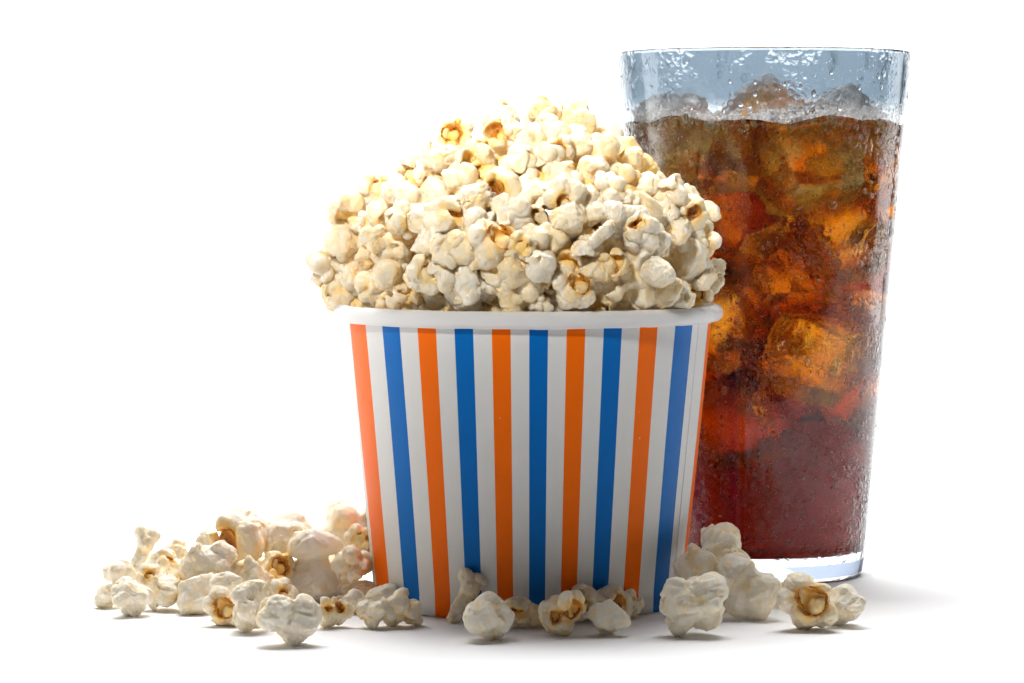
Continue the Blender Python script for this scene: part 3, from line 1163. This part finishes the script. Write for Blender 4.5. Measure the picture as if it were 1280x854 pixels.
# ------------------------------------------------------------------ popcorn on the surface
# x, y, width, height in the photo, depth Y (cm, behind the bucket axis), kind, butter, rotation or None, label
FLOORP = [
    (150, 718, 42, 36, -2.0, 'smooth', -0.1, None, 'pale folded popcorn at the left end of the spill, behind the egg-shaped one'),
    (133, 745, 30, 30, -3.0, 'mush', -0.1, None, 'small popcorn at the far left tip of the spill'),
    (166, 746, 48, 46, -5.0, 'crinkle', -0.1, (0.2, 0.3, 0.2), 'egg-shaped wrinkled popcorn at the front left of the spill'),
    (188, 722, 40, 30, -3.2, 'cup', 0.1, (-0.9, 0.3, 0.0), 'popcorn with a yellow slit between two ridges, left part of the spill'),
    (207, 741, 44, 42, -4.3, 'mush', 0.0, None, 'round popcorn right of the egg-shaped one'),
    (181, 688, 36, 56, 0.5, 'bone', -0.1, (0.1, 0.12, 0.2), 'upright bone-shaped popcorn at the back left'),
    (204, 704, 38, 34, -1.2, 'cup', -0.1, (-0.2, 0.3, 0.2), 'curled cream popcorn right of the upright bone-shaped one'),
    (220, 686, 26, 24, 1.5, 'knob', -0.1, None, 'tiny pale popcorn peeping up behind the curled cream one'),
    (260, 706, 80, 46, -3.0, 'crinkle', 0.0, (0.1, 0.0, 0.1), 'broad crinkled popcorn in the middle of the left spill'),
    (246, 742, 46, 48, -4.5, 'smooth', 0.05, (0.3, 0.5, 0.4), 'smooth popcorn lobe under the broad crinkled one'),
    (302, 671, 76, 68, 0.0, 'cup', 0.1, (0.1, -0.2, -0.9), 'large smooth popcorn with a golden hollow at its left, tallest at the back'),
    (259, 680, 26, 30, 1.0, 'mush', -0.1, None, 'small popcorn tucked left of the large golden-hollow one'),
    (319, 718, 48, 44, -3.0, 'smooth', 0.2, None, 'creamy yellow-streaked popcorn below the large golden-hollow one'),
    (278, 758, 46, 46, -8.0, 'cup', 0.1, (-0.1, 0.4, 0.15), 'popcorn with a dark brown hull cracked open, front of the left spill'),
    (283, 728, 40, 24, -6.0, 'bean', -0.1, (0.1, 0.1, 0.2), 'slim white popcorn lying over the cracked brown hull'),
    (313, 758, 44, 62, -9.0, 'crinkle', -0.15, (0.2, 1.35, 0.1), 'upright ribbed white popcorn beside the cracked brown hull'),
    (362, 670, 58, 56, 0.5, 'smooth', 0.0, None, 'pale folded popcorn at the back, behind the two-tier one'),
    (433, 658, 60, 60, 2.0, 'smooth', 0.0, None, 'large pale popcorn at the back, leaning by the bucket'),
    (448, 674, 32, 38, 0.5, 'cup', 0.1, (0, 0.2, 0.1), 'small knobbed popcorn with an amber eye against the bucket side'),
    (393, 707, 66, 92, -4.0, 'snowman', -0.15, (0.08, 0.05, 0.2), 'two-tier white popcorn shaped like a mushroom cap on a base'),
    (344, 712, 42, 46, -1.5, 'cup', 0.25, (-0.1, 0.5, 0.3), 'yellow-hearted popcorn left of the two-tier one'),
    (440, 706, 50, 44, -1.5, 'knob', 0.1, None, 'cluster-like knobbly popcorn between the two-tier one and the bucket'),
    (450, 736, 42, 28, -4.0, 'bean', 0.05, (0, 0.1, 0.1), 'flat cream popcorn below the knobbly cluster'),
    (362, 775, 76, 58, -10.5, 'crinkle', -0.2, (0.3, 0.1, 0.3), 'big white wrinkled popcorn furthest forward in the left spill'),
    (352, 742, 44, 34, -7.0, 'cup', 0.0, (-0.5, 0.1, 0.1), 'popcorn with a brown opening behind the big white one'),
    (418, 765, 46, 38, -9.0, 'twincup', 0.1, (-0.1, 0.2, 0.1), 'popcorn split by a golden cleft right of the big white one'),
    (442, 752, 34, 30, -8.0, 'mush', -0.05, None, 'small round popcorn behind the golden-cleft one'),
    (477, 744, 46, 34, -8.2, 'bean', -0.1, (0.2, -0.6, 0.1), 'tilted oval popcorn with streaks, in front of the first orange stripe'),
    (466, 766, 40, 36, -9.2, 'mush', 0.0, None, 'round-faced popcorn under the tilted oval one'),
    (503, 760, 46, 46, -8.8, 'knob', 0.1, None, 'dark-based knobbly popcorn at the right end of the left spill'),
    (335, 747, 24, 18, -8.0, 'knob', -0.05, None, 'tiny knobbly crumb beside the ribbed white popcorn'),
    (584, 743, 46, 62, -8.0, 'bone', 0.0, (0.1, 0.55, 0.2), 'slanting knuckle-shaped popcorn left of the white ball in front of the bucket'),
    (611, 771, 58, 56, -10.0, 'mush', -0.2, None, 'white ball of popcorn in front of the bucket, left of centre'),
    (646, 766, 36, 38, -9.0, 'cup', 0.1, (-0.1, 0.3, -0.3), 'little cupped popcorn right of the white ball'),
    (703, 766, 60, 50, -9.5, 'twincup', 0.15, (-0.1, -0.1, 0.1), 'popcorn with several honeycomb hollows at the front middle'),
    (735, 738, 44, 46, -8.6, 'butterfly', -0.1, None, 'white flaring popcorn perched right of the honeycomb one'),
    (766, 744, 48, 42, -8.8, 'cup', -0.05, (0.0, 0.2, 0.3), 'popcorn with one brown eye, perched on top of a pale base'),
    (761, 773, 50, 42, -9.6, 'smooth', -0.05, None, 'pale broad popcorn carrying the brown-eyed one'),
    (790, 746, 28, 36, -8.2, 'butterfly', 0.05, None, 'small ragged popcorn right of the brown-eyed one'),
    (673, 770, 28, 30, -8.8, 'smooth', 0.3, None, 'brownish small popcorn wedged left of the honeycomb one'),
    (901, 679, 46, 46, -3.0, 'smooth', -0.05, None, 'domed popcorn topping the group between bucket and glass'),
    (868, 707, 50, 52, -5.0, 'mush', -0.05, None, 'round popcorn against the right foot of the bucket'),
    (867, 755, 88, 66, -9.5, 'crinkle', -0.1, (0.3, -0.45, 0.3), 'large wrinkled popcorn at the front, right corner of the bucket'),
    (936, 733, 74, 76, -6.5, 'mush', -0.05, None, 'large rounded popcorn in front of the cola glass'),
    (920, 700, 34, 28, -4.5, 'knob', 0.05, None, 'small knobs of popcorn under the domed one by the glass'),
    (1008, 752, 70, 66, -7.5, 'cup', 0.05, (-0.35, 0.1, 0.1), 'open popcorn with a big caramel hollow in front of the glass base'),
    (1054, 757, 48, 50, -7.2, 'mush', -0.05, None, 'rounded popcorn at the far right end, beside the caramel-hollow one'),
    (983, 743, 26, 30, -5.5, 'smooth', 0.3, None, 'small tan popcorn between the large rounded one and the caramel-hollow one'),
    (900, 722, 34, 40, -4.8, 'mush', 0.15, None, 'half-hidden popcorn in the gap under the domed one'),
]
FGROUP = 'popcorn scattered on the white surface'
rng = random.Random(9)
for (px, py, wd, ht, Yc, kd, bt, rot, lab) in FLOORP:
    Y = Yc * CM
    rot, fs_, cx_, cz_, lo_ = fit(kd, wd * 1.1, ht * 1.1, rng, rot)
    for _ in range(8):
        sc = fs_ * (D0 + Y) / F
        hz = (cz_ - lo_) * sc - 0.0004      # centre of the outline above the piece's lowest point
        rad = wd / 2 * (D0 + Y) / F
        if py + ht / 2 >= 750:
            # stands on the surface: the depth follows from its height above it
            Y = (HC - hz) * F / (py - HOR) - D0
            dx = P(px, py, Y).x - BX
            if abs(dx) < RB + rad:
                Y = min(Y, -math.sqrt(max(0, (RB + 0.0015 + rad * 0.8) ** 2 - dx * dx)))
    p = P(px, py, Y)
    if py + ht / 2 >= 750:
        p.z = hz
    p.z = max(p.z, hz)
    popcorn(kd, p - Vector((cx_ * sc, 0, cz_ * sc)), sc, rng, lab, FGROUP, bt + 0.05, (1, 1, 1), rot)
# hidden supports under the back of the left pile and the pile by the glass
for (X, Y, r_) in ((-15.6, 1.2, 1.0), (-14.2, 2.2, 1.0), (-12.6, 1.6, 1.1), (-11.0, 2.2, 1.1), (-9.4, 1.4, 1.0), (-8.6, 3.6, 1.1), (-7.6, 2.4, 1.0),
                   (-10.2, -0.8, 1.0), (-12.0, -0.6, 1.0), (-7.9, 0.4, 0.9), (9.0, -3.0, 0.9), (7.9, -5.2, 0.9)):
    popcorn('mush', (X * CM, Y * CM, r_ * CM * 0.85), r_ * CM, rng, 'popcorn hidden underneath the other spilled pieces', FGROUP, 0.1)

# ------------------------------------------------------------------ the glass of cola
HG = 0.2435
RGB_, RGT = 0.0462, 0.0690
WT = 0.0026
BT = 0.0118
glass = empty('drinking_glass', (GX, GY, 0))
tag(glass, 'tall wet tapering glass of iced cola behind the bucket on the right', 'glass')


def ro(z):
    return RGB_ + (RGT - RGB_) * z / HG


prof = [(0.0004, 0.0010), (RGB_ - 0.010, 0.0010), (RGB_ - 0.0045, 0.0003), (RGB_ - 0.0015, 0.0008), (RGB_ - 0.0003, 0.0024)]
for i in range(1, 40):
    z = 0.0024 + (HG - 0.0024 - 0.0015) * i / 39
    prof.append((ro(z), z))
for a in range(1, 8):
    t = math.pi * a / 8
    prof.append((ro(HG) - WT / 2 + WT / 2 * math.cos(t), HG - 0.0015 + 0.0015 * math.sin(t)))
for i in range(0, 40):
    z = HG - 0.0015 - (HG - 0.0015 - BT - 0.006) * i / 39
    prof.append((ro(z) - WT, z))
RI = ro(BT) - WT
for i in range(1, 8):
    t = math.pi / 2 * i / 8
    prof.append((RI + 0.0006 - 0.006 * (1 - math.cos(t)), BT + 0.006 - 0.006 * math.sin(t)))
prof.append((RI * 0.6, BT - 0.0004))
prof.append((0.0004, BT - 0.0007))
vs, fs = lathe(prof, 160)
gb = mesh_obj('glass_body', vs, fs, [M_GLASS, M_DIM, M_BASE], glass)
LV = HC - (152 - HOR) * (D0 + GY) / F     # liquid level
for f in gb.data.polygons:
    c = f.center
    if LV - 0.003 < c.z < HG - 0.004 and math.hypot(c.x, c.y) < ro(c.z) - WT * 0.5:
        f.material_index = 1
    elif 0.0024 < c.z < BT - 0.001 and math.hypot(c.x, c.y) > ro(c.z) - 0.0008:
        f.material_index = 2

# water drops on the outside
rw = random.Random(3)
bm = bmesh.new()
bmesh.ops.create_icosphere(bm, subdivisions=2, radius=1)
iv = [v.co.copy() for v in bm.verts]
bm.verts.index_update()
ifc = [tuple(v.index for v in f.verts) for f in bm.faces]
bm.free()


def drops(n, zf, rf, off, squash):
    vs, fs = [], []
    for _ in range(n):
        z = zf()
        a = rw.uniform(0, 2 * math.pi)
        r = rf()
        R_ = ro(z) + off
        c = Vector((R_ * math.cos(a), R_ * math.sin(a), z))
        nrm = Vector((math.cos(a), math.sin(a), -0.09)).normalized()
        tx = Vector((-math.sin(a), math.cos(a), 0))
        tz = nrm.cross(tx)
        st = rw.uniform(0.8, 1.7)
        b = len(vs)
        for v in iv:
            vs.append(c + nrm * (v.x * r * squash) + tx * (v.y * r) + tz * (v.z * r * st))
        fs += [tuple(b + q for q in f) for f in ifc]
    return vs, fs


vs, fs = drops(1500, lambda: HG - 0.003 - rw.random() ** 1.4 * 0.21, lambda: 0.0003 + 0.0014 * rw.random() ** 5, 0.0001, 0.45)
dr = mesh_obj('condensation', vs, fs, M_WATER, glass)
dr['kind'] = 'stuff'

# ---- ice
rg = random.Random(12)


def ice_mesh(seed, size, rnd=0.42):
    bm = bmesh.new()
    bmesh.ops.create_cube(bm, size=1.0)
    bmesh.ops.subdivide_edges(bm, edges=bm.edges[:], cuts=13, use_grid_fill=True)
    off = Vector((seed * 3.1, seed * 1.7, seed * 0.9))
    for v in bm.verts:
        p = v.co.copy()
        n = p.normalized()
        m = max(abs(p.x), abs(p.y), abs(p.z))
        sph = n * 0.62
        q = p.lerp(sph, rnd)
        q += n * (0.09 * mnoise.noise(p * 2.2 + off) + 0.04 * mnoise.noise(p * 5 + off) - 0.03 * abs(mnoise.noise(p * 9 + off)))
        v.co = q * size
    bm.normal_update()
    return bm


ICE = []
# (photo x, y, depth offset cm, size cm)
spots = [(838, 163, -1.6, 2.7), (955, 152, -1.2, 2.9), (1045, 160, -0.8, 2.7), (895, 195, -2.6, 2.9), (1000, 205, -2.7, 3.5), (1080, 210, 0.0, 2.6), (850, 235, 0.6, 2.9),
         (930, 270, -2.3, 3.2), (1050, 290, -1.9, 3.0), (860, 320, -1.0, 2.9), (975, 340, -1.6, 3.2), (1075, 360, -0.2, 2.4), (905, 400, -1.9, 3.0), (1010, 440, -1.8, 3.3),
         (880, 470, 0.4, 2.7), (930, 520, -1.2, 3.0), (1060, 490, -0.4, 2.5), (960, 180, 2.2, 3.2), (1050, 215, 3.0, 2.8), (880, 275, 3.0, 3.0), (1000, 290, 2.0, 3.2),
         (940, 380, 2.2, 3.2), (1040, 410, 1.9, 2.9), (970, 470, 2.0, 2.8)]
iceobjs = []
for n, (px, py, dy, sz) in enumerate(spots):
    sz *= 1.12
    c = P(px, py, GY + dy * CM)
    # keep it inside the wall
    v = Vector((c.x - GX, c.y - GY))
    lim = ro(c.z) - WT - sz * CM * 0.60
    if v.length > lim:
        v = v.normalized() * max(lim, 0)
    loc = Vector((GX + v.x, GY + v.y, c.z))
    bm = ice_mesh(n + 1, sz * CM, 0.75 if n < 3 else 0.42)
    rot = Euler((rg.uniform(-.6, .6), rg.uniform(-.6, .6), rg.uniform(0, 3))).to_matrix().to_4x4()
    bm.transform(rot)
    bm.transform(Matrix.Scale(1 / (sz * CM), 4))
    me = bpy.data.meshes.new('ice_cube')
    bm.to_mesh(me)
    bm.free()
    me.materials.append(M_ICE_TOP if n < 3 else M_ICE)
    me.polygons.foreach_set('use_smooth', [True] * len(me.polygons))
    o = bpy.data.objects.new('ice_cube', me)
    o.location = loc
    o.scale = (sz * CM,) * 3
    link(o)
    lab = ['wet ice cube poking out of the cola at the left of the glass', 'tallest ice cube poking out of the cola in the middle',
           'ice cube poking out of the cola at the right of the glass'][n] if n < 3 else 'melting ice cube sunk in the brown cola, one of the submerged ones'
    tag(o, lab, 'ice cube', 'ice cubes in the cola')
    iceobjs.append(o)

# ---- the liquid: a solid with the ice cut out of it
prof = [(0.0004, BT - 0.0009), (RI * 0.6, BT - 0.0006)]
for i in range(7, 0, -1):
    t = math.pi / 2 * i / 8
    prof.append((RI + 0.0008 - 0.006 * (1 - math.cos(t)), BT + 0.0058 - 0.006 * math.sin(t)))
for i in range(0, 40):
    z = BT + 0.006 + (LV - BT - 0.006) * i / 39
    prof.append((ro(z) - WT + 0.0003, z))
prof += [(ro(LV) - WT - 0.0015, LV - 0.0009), (0.03, LV - 0.0012), (0.0004, LV - 0.0012)]
vs, fs = lathe(prof, 128)


def wave(v):
    # the froth leaves an uneven waterline
    a = math.atan2(v[1], v[0])
    k = max(0.0, min(1.0, (v[2] - LV + 0.015) / 0.015))
    w_ = 0.0011 * math.sin(5 * a + 0.4) + 0.0009 * math.sin(11 * a + 2) + 0.0009 * mnoise.noise(Vector((v[0] * 260, v[1] * 260, 3)))
    return (v[0], v[1], v[2] + k * w_)


vs = [wave(v) for v in vs]
nv = len(vs)
n0, n1_ = list(range(128)), list(range((len(prof) - 1) * 128, len(prof) * 128))
fs.append(tuple(reversed(n0)))
fs.append(tuple(n1_))
tmp = mesh_obj('cola', vs, fs, M_COLA)
tmp.location = (GX, GY, 0)
cutters = []
cc = bpy.data.collections.new('cut')
for o in iceobjs:
    c = o.copy()
    c.scale = tuple(s_ * 1.012 for s_ in o.scale)
    cc.objects.link(c)
    cutters.append(c)
S.collection.children.link(cc)
md = tmp.modifiers.new('b', 'BOOLEAN')
md.operation = 'DIFFERENCE'
md.operand_type = 'COLLECTION'
md.collection = cc
md.solver = 'EXACT'
md.use_self = True
dg = bpy.context.evaluated_depsgraph_get()
newme = bpy.data.meshes.new_from_object(tmp.evaluated_get(dg))
bpy.data.objects.remove(tmp)
for c in cutters:
    bpy.data.objects.remove(c)
bpy.data.collections.remove(cc)
newme.name = 'cola'
newme.materials.clear()
newme.materials.append(M_COLA)
for pl in newme.polygons:
    pl.material_index = 0
    pl.use_smooth = True
cola = bpy.data.objects.new('cola', newme)
cola.location = (GX, GY, 0)
link(cola)
tag(cola, 'dark amber fizzy cola filling the tall glass', 'drink')
co = np.empty(len(newme.vertices) * 3, np.float32)
newme.vertices.foreach_get('co', co)
co = co.reshape(-1, 3)
rr = np.sqrt(co[:, 0] ** 2 + co[:, 1] ** 2)
wall = (rr > RGB_ + (RGT - RGB_) * co[:, 2] / HG - WT - 0.0002)
flat = (co[:, 2] > LV - 0.0035) | (co[:, 2] < BT + 0.0058)
ior = np.where(wall | flat, 1.33, 1.001)
at = newme.attributes.new('ior', 'FLOAT', 'POINT')
at.data.foreach_set('value', ior.astype(np.float32))
print('COLA', len(newme.vertices), 'cavity verts', int((ior < 1.1).sum()))

# ---- bubbles in the drink and the foam line
bm = bmesh.new()
bmesh.ops.create_icosphere(bm, subdivisions=1, radius=1)
bv = [v.co.copy() for v in bm.verts]
bm.verts.index_update()
bf = [tuple(v.index for v in f.verts) for f in bm.faces]
bm.free()


def cloud(name, pts, vv, ff, m):
    vs, fs = [], []
    for c, r in pts:
        b = len(vs)
        vs += [c + v * r for v in vv]
        fs += [tuple(b + q for q in f) for f in ff]
    return mesh_obj(name, vs, fs, m)


pts = []
for _ in range(5200):
    z = BT + 0.001 + (LV - 0.004 - BT) * (1 - rg.random() ** 1.5)
    a = rg.uniform(0, 2 * math.pi)
    rr_ = (ro(z) - WT - 0.0012) * (1 - 0.35 * rg.random() ** 2)
    if z < BT + 0.01:
        rr_ *= rg.uniform(0.3, 0.93)
    pts.append((Vector((GX + rr_ * math.cos(a), GY + rr_ * math.sin(a), z)), 0.0002 + 0.00035 * rg.random() ** 3))
for o in iceobjs:
    for v in o.data.vertices:
        if rg.random() < 0.07:
            c = o.location + v.co * (o.scale.x * 1.03)
            if c.z < LV - 0.001 and math.hypot(c.x - GX, c.y - GY) < ro(c.z) - WT - 0.001:
                pts.append((c.copy(), 0.00022 + 0.00045 * rg.random() ** 3))
bb = cloud('soda_bubbles', pts, bv, bf, M_BUB)
tag(bb, 'tiny gas bubbles rising all through the cola', 'bubbles', None, 'stuff')
pts = []
for _ in range(3600):
    a = rg.uniform(0, 2 * math.pi)
    q = rg.random()
    r = 0.00025 + 0.0013 * rg.random() ** 3
    hump = 0.5 + 0.5 * math.sin(3 * a + 0.6) * math.sin(5 * a + 2)
    z = LV + rg.gauss(-0.0008, 0.0023) + abs(rg.gauss(0, 0.0035)) * hump
    rr_ = (ro(z) - WT - r - 0.0002) * (1 - 0.45 * q * q)
    pts.append((Vector((GX + rr_ * math.cos(a), GY + rr_ * math.sin(a), z)), r))
for o in iceobjs[:3]:
    for v in o.data.vertices:
        c = o.location + v.co * (o.scale.x * 1.02)
        if LV - 0.001 < c.z < LV + 0.009 and rg.random() < 0.5 * (1 - (c.z - LV) / 0.010):
            pts.append((c, 0.0003 + 0.0008 * rg.random() ** 2))
fo = cloud('foam', pts, iv, ifc, M_FOAM)
tag(fo, 'ring of white froth bubbles floating on the cola between the ice', 'foam', None, 'stuff')
